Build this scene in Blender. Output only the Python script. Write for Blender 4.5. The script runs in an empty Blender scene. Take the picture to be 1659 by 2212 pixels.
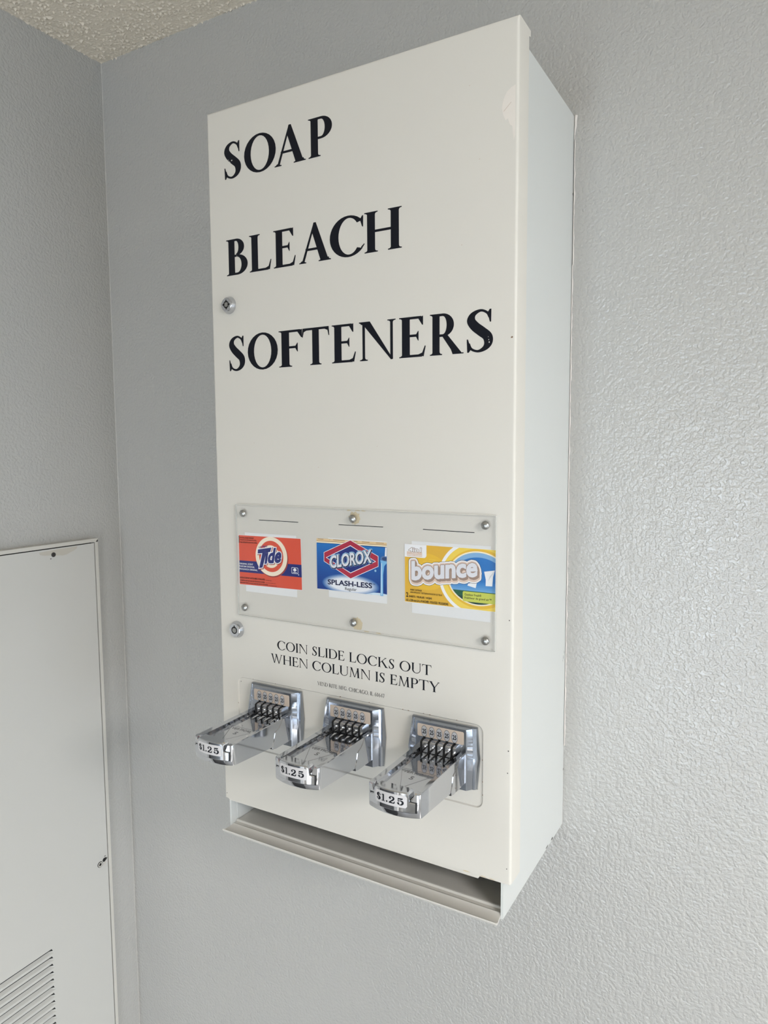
import bpy, bmesh, math, random
from math import sin, cos, pi, radians, sqrt
from mathutils import Vector, Matrix, noise
from mathutils.geometry import tessellate_polygon, delaunay_2d_cdt

random.seed(7)
SC = bpy.context.scene
COL = SC.collection
ZO = 1.54            # height of the machine door's lower edge above the floor
D = 0.16975          # the door front stands this far off the back wall
XL = -0.3448         # left wall
ZC = 0.8618 + ZO     # ceiling
XR, YF = 2.75, -3.3  # right wall, front wall

# ------------------------------------------------------------------ camera
cam_d = bpy.data.cameras.new('camera')
cam_d.sensor_fit = 'HORIZONTAL'
cam_d.sensor_width = 36.0
cam_d.lens = 36.0 * 1538.274 / 1659.0
cam_d.clip_start = 0.01
cam = bpy.data.objects.new('camera', cam_d)
COL.objects.link(cam)
_r = Vector((0.86657543, 0.49900412, -0.00647397))
_d = Vector((0.03954298, -0.08159105, -0.99588114))
_f = Vector((-0.49747701, 0.86275013, -0.09043691))
_m = Matrix(((_r.x, -_d.x, -_f.x, 0.48219454), (_r.y, -_d.y, -_f.y, -0.68318054),
             (_r.z, -_d.z, -_f.z, 0.3470791 + ZO), (0, 0, 0, 1)))
cam.matrix_world = _m
SC.camera = cam

# ------------------------------------------------------------------ light
SC.view_settings.view_transform = 'Standard'
SC.view_settings.look = 'None'
SC.view_settings.gamma = 1.0
SC.view_settings.use_curve_mapping = False
SC.view_settings.exposure = -0.06
SC.cycles.use_denoising = True
SC.cycles.max_bounces = 10
SC.cycles.diffuse_bounces = 6
SC.cycles.glossy_bounces = 6
SC.cycles.transparent_max_bounces = 12
SC.cycles.caustics_reflective = False
SC.cycles.caustics_refractive = False
SC.cycles.sample_clamp_indirect = 6.0

W = bpy.data.worlds.new('sky'); SC.world = W
W.use_nodes = True
W.node_tree.nodes['Background'].inputs[0].default_value = (0.72, 0.86, 1.0, 1)
W.node_tree.nodes['Background'].inputs[1].default_value = 1.2

def area(name, loc, rot, sx, sy, power, color):
    l = bpy.data.lights.new(name, 'AREA'); l.shape = 'RECTANGLE'
    l.size, l.size_y, l.energy, l.color = sx, sy, power, color
    o = bpy.data.objects.new(name, l); COL.objects.link(o)
    o.location = loc; o.rotation_euler = rot
    return o
# openings: (lo, hi) along the wall and heights
WR = (-1.60, -0.30, 0.80, 1.95)   # window in the right wall: y0 y1 z0 z1
WF = (1.42, 2.42, 0.03, 2.02)     # open doorway in the front wall: x0 x1 z0 z1
WS = (-0.12, 0.36, 0.10, 2.02)    # tall opening added in the front wall for wall glints and chrome
CEIL_FILL = (1.95, -1.20, 0.62)        # unseen square fill light added at the ceiling: x y size
area('daylight_right', (XR + 0.12, (WR[0]+WR[1])/2, (WR[2]+WR[3])/2), (0, pi/2, 0), WR[3]-WR[2], WR[1]-WR[0], 17, (0.70, 0.85, 1.0))
area('daylight_front', ((WF[0]+WF[1])/2, YF - 0.12, (WF[2]+WF[3])/2), (pi/2, 0, 0), WF[1]-WF[0], WF[3]-WF[2], 34, (0.84, 0.92, 1.0))
area('added_glint_light', ((WS[0]+WS[1])/2, YF - 0.12, (WS[2]+WS[3])/2), (pi/2, 0, 0), WS[1]-WS[0], WS[3]-WS[2], 26, (0.76, 0.88, 1.0))
area('added_ceiling_fill', (CEIL_FILL[0], CEIL_FILL[1], ZC - 0.025), (0, 0, 0), CEIL_FILL[2], CEIL_FILL[2], 70, (0.98, 0.97, 0.96))
_s = bpy.data.lights.new('sun', 'SUN'); _s.energy = 40.0; _s.angle = radians(0.6); _s.color = (1.0, 0.95, 0.88)
sun = bpy.data.objects.new('sun', _s); COL.objects.link(sun)
sun.rotation_euler = (radians(42), 0, radians(46))

# ------------------------------------------------------------------ helpers
def lin(c):
    return tuple((v/255/12.92 if v/255 <= 0.04045 else ((v/255+0.055)/1.055)**2.4) for v in c) + (1,)

def mat(name, rgb, rough=0.5, metal=0.0, spec=0.5, bump=0.0, bscale=300.0, var=0.0, vscale=6.0, coat=0.0, bdist=0.0005, rvar=0.0):
    m = bpy.data.materials.new(name); m.use_nodes = True
    nt = m.node_tree; b = nt.nodes['Principled BSDF']
    c = lin(rgb)
    b.inputs['Base Color'].default_value = c
    b.inputs['Roughness'].default_value = rough
    b.inputs['Metallic'].default_value = metal
    b.inputs['Specular IOR Level'].default_value = spec
    b.inputs['Coat Weight'].default_value = coat
    b.inputs['Coat Roughness'].default_value = 0.08
    tc = nt.nodes.new('ShaderNodeTexCoord')
    if var or rvar:
        n = nt.nodes.new('ShaderNodeTexNoise'); n.inputs['Scale'].default_value = vscale; n.inputs['Detail'].default_value = 4
        nt.links.new(tc.outputs['Object'], n.inputs['Vector'])
        if var:
            mx = nt.nodes.new('ShaderNodeMix'); mx.data_type = 'RGBA'
            mx.inputs[6].default_value = tuple(max(0, v*(1-var)) for v in c[:3]) + (1,)
            mx.inputs[7].default_value = tuple(min(1, v*(1+var)) for v in c[:3]) + (1,)
            nt.links.new(n.outputs['Fac'], mx.inputs[0])
            nt.links.new(mx.outputs[2], b.inputs['Base Color'])
        if rvar:
            mr = nt.nodes.new('ShaderNodeMapRange')
            mr.inputs['To Min'].default_value = max(0, rough-rvar); mr.inputs['To Max'].default_value = rough+rvar
            nt.links.new(n.outputs['Fac'], mr.inputs['Value']); nt.links.new(mr.outputs['Result'], b.inputs['Roughness'])
    if bump:
        n2 = nt.nodes.new('ShaderNodeTexNoise'); n2.inputs['Scale'].default_value = bscale; n2.inputs['Detail'].default_value = 2.5
        nt.links.new(tc.outputs['Object'], n2.inputs['Vector'])
        bp = nt.nodes.new('ShaderNodeBump'); bp.inputs['Strength'].default_value = bump; bp.inputs['Distance'].default_value = bdist
        nt.links.new(n2.outputs['Fac'], bp.inputs['Height']); nt.links.new(bp.outputs['Normal'], b.inputs['Normal'])
    return m

def wall_mat(name, rgb, rough):
    m = mat(name, rgb, rough, spec=0.8, var=0.02, vscale=3.0)
    nt = m.node_tree; b = nt.nodes['Principled BSDF']
    tc = nt.nodes.new('ShaderNodeTexCoord')
    n = nt.nodes.new('ShaderNodeTexNoise'); n.inputs['Scale'].default_value = 300; n.inputs['Detail'].default_value = 1.5; n.inputs['Roughness'].default_value = 0.5; n.inputs['Distortion'].default_value = 0.12
    nt.links.new(tc.outputs['Object'], n.inputs['Vector'])
    pl = nt.nodes.new('ShaderNodeMapRange'); pl.interpolation_type = 'SMOOTHSTEP'
    pl.inputs['From Min'].default_value = 0.30; pl.inputs['From Max'].default_value = 0.66
    nt.links.new(n.outputs['Fac'], pl.inputs['Value'])
    n2 = nt.nodes.new('ShaderNodeTexNoise'); n2.inputs['Scale'].default_value = 95; n2.inputs['Detail'].default_value = 1
    nt.links.new(tc.outputs['Object'], n2.inputs['Vector'])
    ad = nt.nodes.new('ShaderNodeMath'); ad.operation = 'MULTIPLY_ADD'; ad.inputs[1].default_value = 1.6
    nt.links.new(n2.outputs['Fac'], ad.inputs[0]); nt.links.new(pl.outputs['Result'], ad.inputs[2])
    bp = nt.nodes.new('ShaderNodeBump'); bp.inputs['Strength'].default_value = 0.55; bp.inputs['Distance'].default_value = 0.0006
    nt.links.new(ad.outputs[0], bp.inputs['Height']); nt.links.new(bp.outputs['Normal'], b.inputs['Normal'])
    return m

M = {}
M['wall'] = wall_mat('grey_wall_paint', (180, 179, 176), 0.17)
M['ceiling'] = mat('popcorn_plaster', (226, 216, 200), 0.9, spec=0.2, bump=0.6, bscale=420, bdist=0.001)
M['floor'] = mat('floor_tile', (142, 140, 137), 0.35, var=0.06, vscale=9)
M['bead'] = mat('corner_paint_ridge', (186, 184, 180), 0.35, var=0.04, vscale=60)
M['frame_white'] = mat('white_frame_paint', (236, 236, 232), 0.4, var=0.01)
M['dark_slab'] = mat('dark_slab_paint', (24, 23, 24), 0.45, var=0.05)
M['enamel'] = mat('cream_white_enamel', (212, 208, 200), 0.34, spec=0.3, var=0.012, vscale=5, bump=0.04, bscale=900, bdist=0.0002)
M['enamel_side'] = mat('white_enamel_cabinet', (206, 208, 206), 0.32, spec=0.35, var=0.012, vscale=5, bump=0.04, bscale=900, bdist=0.0002)
M['enamel_in'] = mat('cream_enamel_inside', (222, 219, 211), 0.4, var=0.02, vscale=12)
M['tray'] = mat('cream_tray_enamel', (208, 205, 199), 0.35, var=0.03, vscale=25)
M['stain'] = mat('rust_stain', (205, 190, 160), 0.5, var=0.12, vscale=300)
M['pale_gloss'] = mat('pale_gloss_patch', (228, 221, 213), 0.25, var=0.03, vscale=120)
M['rust'] = mat('rust_speck', (120, 88, 62), 0.7, var=0.3, vscale=900)
M['chip'] = mat('bare_metal_chip', (52, 48, 46), 0.6, var=0.3, vscale=900)
M['ink'] = mat('navy_black_ink', (9, 11, 22), 0.45, spec=0.25, var=0.05, vscale=40)
M['chrome'] = mat('chrome', (202, 204, 209), 0.07, metal=1.0, bump=0.05, bscale=60, bdist=0.0006, rvar=0.04, vscale=180)
M['zinc'] = mat('cast_zinc', (162, 167, 176), 0.2, metal=1.0, bump=0.10, bscale=240, bdist=0.0004, rvar=0.08, vscale=120)
M['steel'] = mat('brushed_steel', (176, 176, 174), 0.28, metal=1.0, rvar=0.06, vscale=200)
M['black'] = mat('black_gap_and_shade', (10, 10, 12), 0.6, var=0.1)
M['panel'] = mat('white_panel_paint', (196, 195, 191), 0.42, var=0.012, vscale=9, bump=0.03, bscale=1200, bdist=0.0002)
M['panel_frame'] = mat('white_panel_frame_paint', (200, 197, 190), 0.42, var=0.015, vscale=20)
M['peel'] = mat('old_tan_paint', (188, 183, 173), 0.6, var=0.05, vscale=80)
M['caulk'] = mat('pale_caulk', (214, 208, 202), 0.6, var=0.06, vscale=200)
M['paper'] = mat('white_paper', (226, 226, 226), 0.6, var=0.01)
M['edge'] = mat('acrylic_edge', (196, 197, 193), 0.25, var=0.08, vscale=70)
M['label'] = mat('tan_label', (196, 180, 166), 0.45, var=0.03, vscale=120)
M['label_dot'] = mat('grey_label_dot', (178, 178, 182), 0.45, var=0.02, vscale=120)
M['price'] = mat('silver_price_label', (205, 202, 203), 0.35, var=0.03, vscale=120)
M['emboss'] = mat('embossed_chrome', (158, 158, 161), 0.25, metal=1.0, var=0.05, vscale=200)

def print_mat(name, rgb):
    if name not in M: M[name] = mat('print_' + name, rgb, 0.5, var=0.025, vscale=150)
    return M[name]

m = bpy.data.materials.new('clear_acrylic'); m.use_nodes = True
nt = m.node_tree; nt.nodes.clear()
o = nt.nodes.new('ShaderNodeOutputMaterial'); mx = nt.nodes.new('ShaderNodeMixShader'); tr = nt.nodes.new('ShaderNodeBsdfTransparent')
gl = nt.nodes.new('ShaderNodeBsdfGlossy'); fr = nt.nodes.new('ShaderNodeFresnel'); nz = nt.nodes.new('ShaderNodeTexNoise')
mr = nt.nodes.new('ShaderNodeMapRange')
nz.inputs['Scale'].default_value = 40; mr.inputs['To Min'].default_value = 0.04; mr.inputs['To Max'].default_value = 0.12
nt.links.new(nz.outputs['Fac'], mr.inputs['Value']); nt.links.new(mr.outputs['Result'], gl.inputs['Roughness'])
tr.inputs[0].default_value = (0.985, 0.988, 0.99, 1)
ge = nt.nodes.new('ShaderNodeNewGeometry'); io = nt.nodes.new('ShaderNodeMapRange')   # same index seen from either side of the sheet
io.inputs['To Min'].default_value = 1.36; io.inputs['To Max'].default_value = 1.36 ** -1
nt.links.new(ge.outputs['Backfacing'], io.inputs['Value']); nt.links.new(io.outputs['Result'], fr.inputs['IOR'])
nt.links.new(fr.outputs[0], mx.inputs[0]); nt.links.new(tr.outputs[0], mx.inputs[1]); nt.links.new(gl.outputs[0], mx.inputs[2]); nt.links.new(mx.outputs[0], o.inputs[0])
M['acrylic'] = m

WPOS = {}
def link(o, parent, wloc):
    COL.objects.link(o)
    WPOS[o.name] = Vector(wloc)
    if parent is not None:
        o.parent = parent
        o.location = Vector(wloc) - WPOS[parent.name]
    else:
        o.location = wloc
    return o

def tag(o, label=None, cat=None, group=None, kind=None):
    if label: o['label'] = label
    if cat: o['category'] = cat
    if group: o['group'] = group
    if kind: o['kind'] = kind
    return o

def empty(name, loc):
    return link(bpy.data.objects.new(name, None), None, loc)

def build(name, bm, mats, parent=None, smooth=None, bevel=None, bseg=2):
    """bm in world metres -> one mesh object with its origin at the middle of its box"""
    if bevel:
        es = [e for e in bm.edges if len(e.link_faces) == 2 and e.calc_face_angle(0) > radians(30)]
        bmesh.ops.bevel(bm, geom=es, offset=bevel, segments=bseg, profile=0.5, affect='EDGES', clamp_overlap=True)
    lo = Vector((min(v.co[i] for v in bm.verts) for i in range(3)))
    hi = Vector((max(v.co[i] for v in bm.verts) for i in range(3)))
    c = (lo + hi) / 2
    bmesh.ops.translate(bm, verts=bm.verts, vec=-c)
    me = bpy.data.meshes.new(name)
    bm.to_mesh(me); bm.free()
    for mm in (mats if isinstance(mats, (list, tuple)) else [mats]): me.materials.append(mm)
    if smooth is not None:
        me.polygons.foreach_set('use_smooth', [True]*len(me.polygons))
        me.set_sharp_from_angle(angle=radians(smooth))
    o = bpy.data.objects.new(name, me)
    return link(o, parent, c)

def box(bm, x0, x1, y0, y1, z0, z1, mi=0):
    v = [bm.verts.new(p) for p in ((x0,y0,z0),(x1,y0,z0),(x1,y1,z0),(x0,y1,z0),(x0,y0,z1),(x1,y0,z1),(x1,y1,z1),(x0,y1,z1))]
    for f in ((3,2,1,0),(4,5,6,7),(0,1,5,4),(1,2,6,5),(2,3,7,6),(3,0,4,7)):
        bm.faces.new([v[i] for i in f]).material_index = mi

def prism(bm, pts, fn0, fn1, mi=0, tri=False):
    """outline pts (2D, any orientation) swept from fn0(p) to fn1(p)"""
    a = [bm.verts.new(fn0(*p)) for p in pts]; b = [bm.verts.new(fn1(*p)) for p in pts]
    n = len(pts)
    fs = []
    for i in range(n): fs.append(bm.faces.new((a[i], a[(i+1) % n], b[(i+1) % n], b[i])))
    if tri:
        for t in tessellate_polygon([[Vector((p[0], p[1], 0)) for p in pts]]):
            fs.append(bm.faces.new([a[i] for i in t])); fs.append(bm.faces.new([b[i] for i in t]))
    else:
        fs.append(bm.faces.new(a)); fs.append(bm.faces.new(b))
    for f in fs: f.material_index = mi
    return fs

def fixn(bm): bmesh.ops.recalc_face_normals(bm, faces=bm.faces)

def bridge(bm, a, b, mi=0):
    n = len(a)
    for i in range(n): bm.faces.new((a[i], a[(i+1) % n], b[(i+1) % n], b[i])).material_index = mi

def lathe_y(bm, cx, cz, prof, seg=32, mi=0):
    """prof: (radius, forward distance from the door plane) in metres"""
    rings = []
    for r, d in prof:
        if r <= 1e-7: rings.append([bm.verts.new((cx, -D-d, cz))])
        else: rings.append([bm.verts.new((cx+r*cos(2*pi*i/seg), -D-d, cz+r*sin(2*pi*i/seg))) for i in range(seg)])
    for a, b in zip(rings, rings[1:]):
        for i in range(seg):
            j = (i+1) % seg
            if len(b) == 1: f = bm.faces.new((a[i], a[j], b[0]))
            elif len(a) == 1: f = bm.faces.new((a[0], b[j], b[i]))
            else: f = bm.faces.new((a[i], a[j], b[j], b[i]))
            f.material_index = mi
    return rings

def ell(cx, cz, rx, rz, n=48, a0=0, a1=2*pi):
    full = abs(a1-a0-2*pi) < 1e-6
    k = n if full else n+1
    return [(cx+rx*cos(a0+(a1-a0)*i/n), cz+rz*sin(a0+(a1-a0)*i/n)) for i in range(k)]

def rrect(x0, x1, z0, z1, r, n=6):
    out = []
    for cx, cz, a in ((x1-r, z0+r, -pi/2), (x1-r, z1-r, 0), (x0+r, z1-r, pi/2), (x0+r, z0+r, pi)):
        out += [(cx+r*cos(a+pi/2*i/n), cz+r*sin(a+pi/2*i/n)) for i in range(n+1)]
    return out

def clip(poly, x0, x1, z0, z1):
    def cut(ps, ins, isect):
        out = []
        for i in range(len(ps)):
            p, q = ps[i-1], ps[i]
            if ins(q):
                if not ins(p): out.append(isect(p, q))
                out.append(q)
            elif ins(p): out.append(isect(p, q))
        return out
    def ix(v, k):
        def f(p, q):
            t = (v-p[k])/(q[k]-p[k]); return (p[0]+t*(q[0]-p[0]), p[1]+t*(q[1]-p[1]))
        return f
    for v, k, s in ((x0,0,1),(x1,0,-1),(z0,1,1),(z1,1,-1)):
        poly = cut(poly, (lambda p, v=v, k=k, s=s: s*(p[k]-v) >= -1e-9), ix(v, k))
        if len(poly) < 3: return []
    return poly

def ccw(p):
    a = sum(p[i-1][0]*p[i][1]-p[i][0]*p[i-1][1] for i in range(len(p)))
    return p if a > 0 else p[::-1]

def union(polys):
    """overlapping outlines -> (verts, tris) of their union"""
    vs, fs = [], []
    for p in polys:
        p = ccw(p); i0 = len(vs)
        vs += [Vector(q) for q in p]; fs.append(list(range(i0, i0+len(p))))
    v, e, f, ov, oe, of = delaunay_2d_cdt(vs, [], fs, 1, 1e-6)
    return [tuple(q) for q in v], [t for t, o_ in zip(f, of) if o_]

# ---------- flat prints: stacked layers of ink on a plane facing -y
class Flat:
    def __init__(s, base, step=1.2e-5):
        s.bm = bmesh.new(); s.mats = []; s.d = base; s.step = step
    def mi(s, m_):
        if m_ not in s.mats: s.mats.append(m_)
        return s.mats.index(m_)
    def tris(s, vs, fs, m_, fn=None):
        k = s.mi(m_); d = s.d
        bv = [s.bm.verts.new((fn(x, z, d) if fn else (x/1000, -D-d, z/1000+ZO))) for x, z in vs]
        for f in fs:
            try: s.bm.faces.new([bv[i] for i in f]).material_index = k
            except ValueError: pass
        s.d += s.step
    def poly(s, p, m_, cl=None, fn=None):
        if cl: p = clip(p, *cl)
        if len(p) < 3: return
        t = tessellate_polygon([[Vector((a, b, 0)) for a, b in p]])
        s.tris(p, t, m_, fn)
    def polys(s, ps, m_, fn=None):
        v, f = union(ps); s.tris(v, f, m_, fn)
    def done(s, name, parent=None):
        for f in s.bm.faces:
            f.normal_update()
            if f.normal.y > 0: f.normal_flip()
        return build(name, s.bm, s.mats, parent)

# ---------- plain sans lettering from the built-in font, as triangles in a unit box
_sans = {}
def sans_raw(txt, bold, shear=0.0):
    k = (txt, bold, shear)
    if k in _sans: return _sans[k]
    cu = bpy.data.curves.new('t', 'FONT'); cu.body = txt; cu.size = 1.0; cu.offset = bold; cu.shear = shear
    cu.dimensions = '2D'; cu.fill_mode = 'FRONT'; cu.resolution_u = 3
    ob = bpy.data.objects.new('t', cu); COL.objects.link(ob)
    bpy.context.view_layer.update()
    me = bpy.data.meshes.new_from_object(ob.evaluated_get(bpy.context.evaluated_depsgraph_get()))
    vs = [(v.co.x, v.co.y) for v in me.vertices]; fs = [tuple(p.vertices) for p in me.polygons]
    bpy.data.objects.remove(ob); bpy.data.curves.remove(cu); bpy.data.meshes.remove(me)
    _sans[k] = (vs, fs)
    return vs, fs
def sans(txt, O, U, V, bold=0.0, ref=None, shear=0.0, shift=(0, 0)):
    """letters whose (ref-weight) box fills the parallelogram O, O+U, O+V (mm)"""
    rv, _ = sans_raw(txt, ref if ref is not None else bold, shear)
    x0, x1 = min(p[0] for p in rv), max(p[0] for p in rv); y0, y1 = min(p[1] for p in rv), max(p[1] for p in rv)
    vs, fs = sans_raw(txt, bold, shear)
    out = []
    for x, y in vs:
        u, v = (x-x0)/(x1-x0), (y-y0)/(y1-y0)
        out.append((O[0]+u*U[0]+v*V[0]+shift[0], O[1]+u*U[1]+v*V[1]+shift[1]))
    return out, fs

def hull(p):
    p = sorted(set(p))
    def half(q):
        h = []
        for c in q:
            while len(h) > 1 and (h[-1][0]-h[-2][0])*(c[1]-h[-2][1])-(h[-1][1]-h[-2][1])*(c[0]-h[-2][0]) <= 1e-12: h.pop()
            h.append(c)
        return h[:-1]
    return half(p)+half(p[::-1])
def halo(fl, txt, O, U, V, m_, r, bold=0.0, shift=(0, 0), sweep=(0, 0)):
    """the letters thickened by r mm all round and drawn out along sweep, as one clean union"""
    vs, fs = sans(txt, O, U, V, bold=bold, shift=shift)
    cnt = {}
    for f in fs:
        for a, b in zip(f, f[1:]+f[:1]): cnt[frozenset((a, b))] = cnt.get(frozenset((a, b)), 0)+1
    ps = [[vs[k] for k in f] for f in fs]
    for e, n in cnt.items():
        if n > 1 or len(e) < 2: continue
        a, b = e
        pts = []
        for x, y in (vs[a], vs[b]):
            for sx, sy in ((0, 0), sweep):
                pts += [(round(x+sx+r*cos(2*pi*k/10), 5), round(y+sy+r*sin(2*pi*k/10), 5)) for k in range(10)]
        h = hull(pts)
        if len(h) > 2: ps.append(h)
    if sweep != (0, 0): ps += [[(x+sweep[0], y+sweep[1]) for x, y in p] for p in ps[:len(fs)]]
    fl.polys(ps, m_)

# ---------- roman capitals drawn as outlines; cap height 1
def strip(pts, cat=6):
    """pts (x, y, thickness) along a stroke, smoothed -> list of quads"""
    P = [Vector(p) for p in pts]
    Q = []
    for i in range(len(P)-1):
        a, b, c, d = P[max(i-1, 0)], P[i], P[i+1], P[min(i+2, len(P)-1)]
        for k in range(cat):
            t = k/cat
            Q.append(0.5*((2*b)+(c-a)*t+(2*a-5*b+4*c-d)*t*t+(3*b-a-3*c+d)*t**3))
    Q.append(P[-1])
    L, R = [], []
    for i, q in enumerate(Q):
        t = (Q[min(i+1, len(Q)-1)]-Q[max(i-1, 0)]); n = Vector((-t.y, t.x)); n = n/max(n.length, 1e-9)*q.z/2
        L.append((q.x+n.x, q.y+n.y)); R.append((q.x-n.x, q.y-n.y))
    return [[L[i], L[i+1], R[i+1], R[i]] for i in range(len(Q)-1)]
def ring(cx, cy, rx, ry, rx2, ry2, a0, a1, dx=0.0, n=28):
    o_ = ell(cx, cy, rx, ry, n, radians(a0), radians(a1)); i_ = ell(cx+dx, cy, rx2, ry2, n, radians(a0), radians(a1))
    if len(o_) == n: o_.append(o_[0]); i_.append(i_[0])
    return [[o_[k], o_[k+1], i_[k+1], i_[k]] for k in range(n)]
def serif(x0, x1, y, up, e=0.075, k=0.085, t=0.026):
    s = 1 if up else -1
    p = [(x0-e, y), (x1+e, y), (x1+e, y+s*t)]
    for i in range(1, 5):
        f = i/4; p.append((x1+e*(1-f)**2, y+s*(t+(k-t)*f**2)))
    for i in range(3, -1, -1):
        f = i/4; p.append((x0-e*(1-f)**2, y+s*(t+(k-t)*f**2)))
    return p
def stem(x, w, bot=True, top=True, y0=0.0, y1=1.0, e=0.075):
    r = [[(x, y0), (x+w, y0), (x+w, y1), (x, y1)]]
    if bot: r.append(serif(x, x+w, y0, True, e))
    if top: r.append(serif(x, x+w, y1, False, e))
    return r
def rect(x0, x1, y0, y1): return [(x0, y0), (x1, y0), (x1, y1), (x0, y1)]
def glyph(c, S=0.19, T=0.06):
    e = 0.075
    if c == 'A':
        return [[(.07, 0), (.07+T*1.3, 0), (.52, 1.0), (.47, 1.02)],
                [(.93-S*1.15, 0), (.93, 0), (.54, 1.02), (.465, 1.02), (.40, .82)],
                rect(.20, .76, .31, .31+T), serif(.06, .07+T*1.3, 0, True, .07), serif(.93-S*1.15, .93, 0, True, .07)], 1.0
    if c == 'B':
        return stem(e, S) + [rect(e+S/2, .34, 1-T, 1), rect(e+S/2, .36, .5, .5+T), rect(e+S/2, .38, 0, T)] + \
            ring(.34, .765, .28, .235, .28-S*.92, .235-T, -90, 90) + ring(.37, .28, .36, .28, .36-S, .28-T, -90, 90), .75
    if c in 'CG':
        r = ring(.52, .5, .52, .52, .52-S*1.05, .52-T, 42, 318, .02)
        r += [[(.84, .87), (.90, .96), (.93, .96), (.925, .68), (.90, .68), (.86, .80)]]
        if c == 'C': r += [[(.86, .13), (.90, .155), (.965, .24), (.95, .26), (.87, .19)]]
        else: r += stem(.76, S, False, False, .08, .46) + [serif(.76, .76+S, .46, False)]
        return r, (.97 if c == 'C' else 1.02)
    if c == 'D':
        return stem(e, S) + [rect(e+S/2, .42, 1-T, 1), rect(e+S/2, .42, 0, T)] + ring(.42, .5, .52, .5, .52-S, .5-T, -90, 90), .94
    if c in 'EF':
        r = stem(e, S) + [rect(e, .60, 1-T, 1), [(.52, 1-T), (.63, 1), (.645, 1), (.645, .78), (.62, .78)],
                          rect(e+S, .50, .5, .5+T), [(.44, .5+T/2), (.51, .64), (.525, .64), (.525, .40), (.51, .40)]]
        if c == 'E': r += [rect(e, .62, 0, T), [(.52, T), (.66, 0), (.715, .26), (.69, .27), (.62, .10)]]
        return r, (.72 if c == 'E' else .67)
    if c == 'H': return stem(e, S) + stem(1.0-e-S, S) + [rect(e+S/2, 1-e-S/2, .485, .485+T)], 1.0
    if c == 'I': return stem(e, S), S+2*e
    if c == 'K':
        return stem(e, S) + [[(e+S, .44), (e+S, .50), (.74, .98), (.82, .98)], [(.37, .58), (.48, .68), (.96, 0), (.96-S*1.25, 0)],
                             serif(.74, .81, 1, False), serif(.96-S*1.25, .95, 0, True, .06)], 1.0
    if c == 'L': return stem(e, S) + [rect(e, .64, 0, T), [(.54, T), (.68, 0), (.735, .27), (.71, .28), (.64, .10)]], .73
    if c == 'M':
        return [[(.10, 0), (.10+T*1.2, 0), (.20+T, 1), (.20, 1)], [(1.03-S, 0), (1.03, 0), (.97, 1), (.97-S, 1)],
                [(.15, 1), (.15+S, 1), (.60, .02), (.54, .02)], [(.54, .02), (.60, .02), (.97, 1), (.90, 1)],
                serif(.09, .10+T, 0, True), serif(1.03-S, 1.03, 0, True), serif(.15, .2, 1, False, .06), serif(.90, .97, 1, False, .06)], 1.12
    if c == 'N':
        return stem(.10, T*1.15, True, False) + stem(.86, T*1.15, False, True) + [[(.06, 1), (.06+S*1.15, 1), (.86+T*1.15, .0), (.86+T*.3, -.01)],
               serif(.06, .12, 1, False, .055)], 1.0
    if c == 'O': return ring(.53, .5, .53, .52, .53-S*1.05, .52-T, 0, 360), 1.06
    if c in 'PR':
        r = stem(e, S) + [rect(e+S/2, .38, 1-T, 1), rect(e+S/2, .38, .44, .44+T)] + ring(.38, .72, .33, .28, .33-S, .28-T, -90, 90)
        if c == 'R': r += [[(.36, .46), (.52, .48), (.93, .03), (.97, 0), (.93-S*1.2, 0), (.62, .12)], rect(.93-S*1.2, .99, 0, .028)]
        return r, (.72 if c == 'P' else .93)
    if c == 'S':
        k = S/.19
        r = strip([(.50, .80, .05), (.45, .91, .055), (.32, .975, .06), (.17, .90, .10*k), (.125, .76, .155*k), (.20, .62, .18*k),
                   (.33, .49, .19*k), (.455, .36, .18*k), (.475, .21, .15*k), (.41, .09, .10*k), (.27, .025, .06), (.13, .085, .055), (.075, .22, .05)])
        r += [[(.44, .88), (.50, .99), (.535, .99), (.53, .69), (.505, .69), (.475, .83)], [(.14, .11), (.08, .005), (.045, .005), (.035, .32), (.06, .32), (.10, .17)]]
        return r, .60
    if c == 'T':
        return stem(.44-S/2, S, True, False) + [rect(.05, .83, 1-T, 1), [(.15, 1-T), (.05, 1.0), (.02, 1.0), (.0, .76), (.025, .76), (.06, .9)],
                [(.73, 1-T), (.83, 1.0), (.86, 1.0), (.88, .76), (.855, .76), (.82, .9)]], .88
    if c == 'U':
        return stem(e, S, False, True, .35) + stem(.80, T*1.15, False, True, .35) + ring(.47, .36, .40, .38, .40-S*.9, .38-T, 180, 300) + \
            ring(.47, .36, .395, .38, .395-T*1.15, .38-T, 270, 360), .95
    if c in 'VY':
        if c == 'V':
            return [[(.06, 1), (.06+S*1.15, 1), (.56, 0), (.48, -.01)], [(.48, 0), (.56, 0), (.92, 1), (.92-T*1.3, 1)],
                    serif(.06, .06+S*1.15, 1, False, .06), serif(.92-T*1.3, .92, 1, False)], .98
        return stem(.47-S/2, S, True, False, 0, .46) + [[(.04, 1), (.04+S*1.15, 1), (.47+S/2, .45), (.47-S/2, .42)], [(.47, .44), (.47+S/2, .45), (.90, 1), (.90-T*1.3, 1)],
               serif(.04, .04+S*1.15, 1, False, .06), serif(.90-T*1.3, .90, 1, False)], .94
    if c == 'W':
        return [[(.04, 1), (.04+S, 1), (.43, 0), (.36, -.01)], [(.36, 0), (.43, 0), (.68, 1), (.62, 1)], [(.52, 1), (.52+S, 1), (.96, 0), (.89, -.01)],
                [(.89, 0), (.96, 0), (1.26, 1), (1.20, 1)], serif(.04, .04+S, 1, False, .06), serif(.52, .52+S, 1, False, .06), serif(1.2, 1.26, 1, False)], 1.33
    if c == '.': return [ell(.1, .07, .075, .075, 14)], .24
    if c == ',': return [ell(.1, .07, .075, .075, 14), [(.06, .05), (.17, .05), (.10, -.16), (.06, -.14)]], .24
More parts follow.
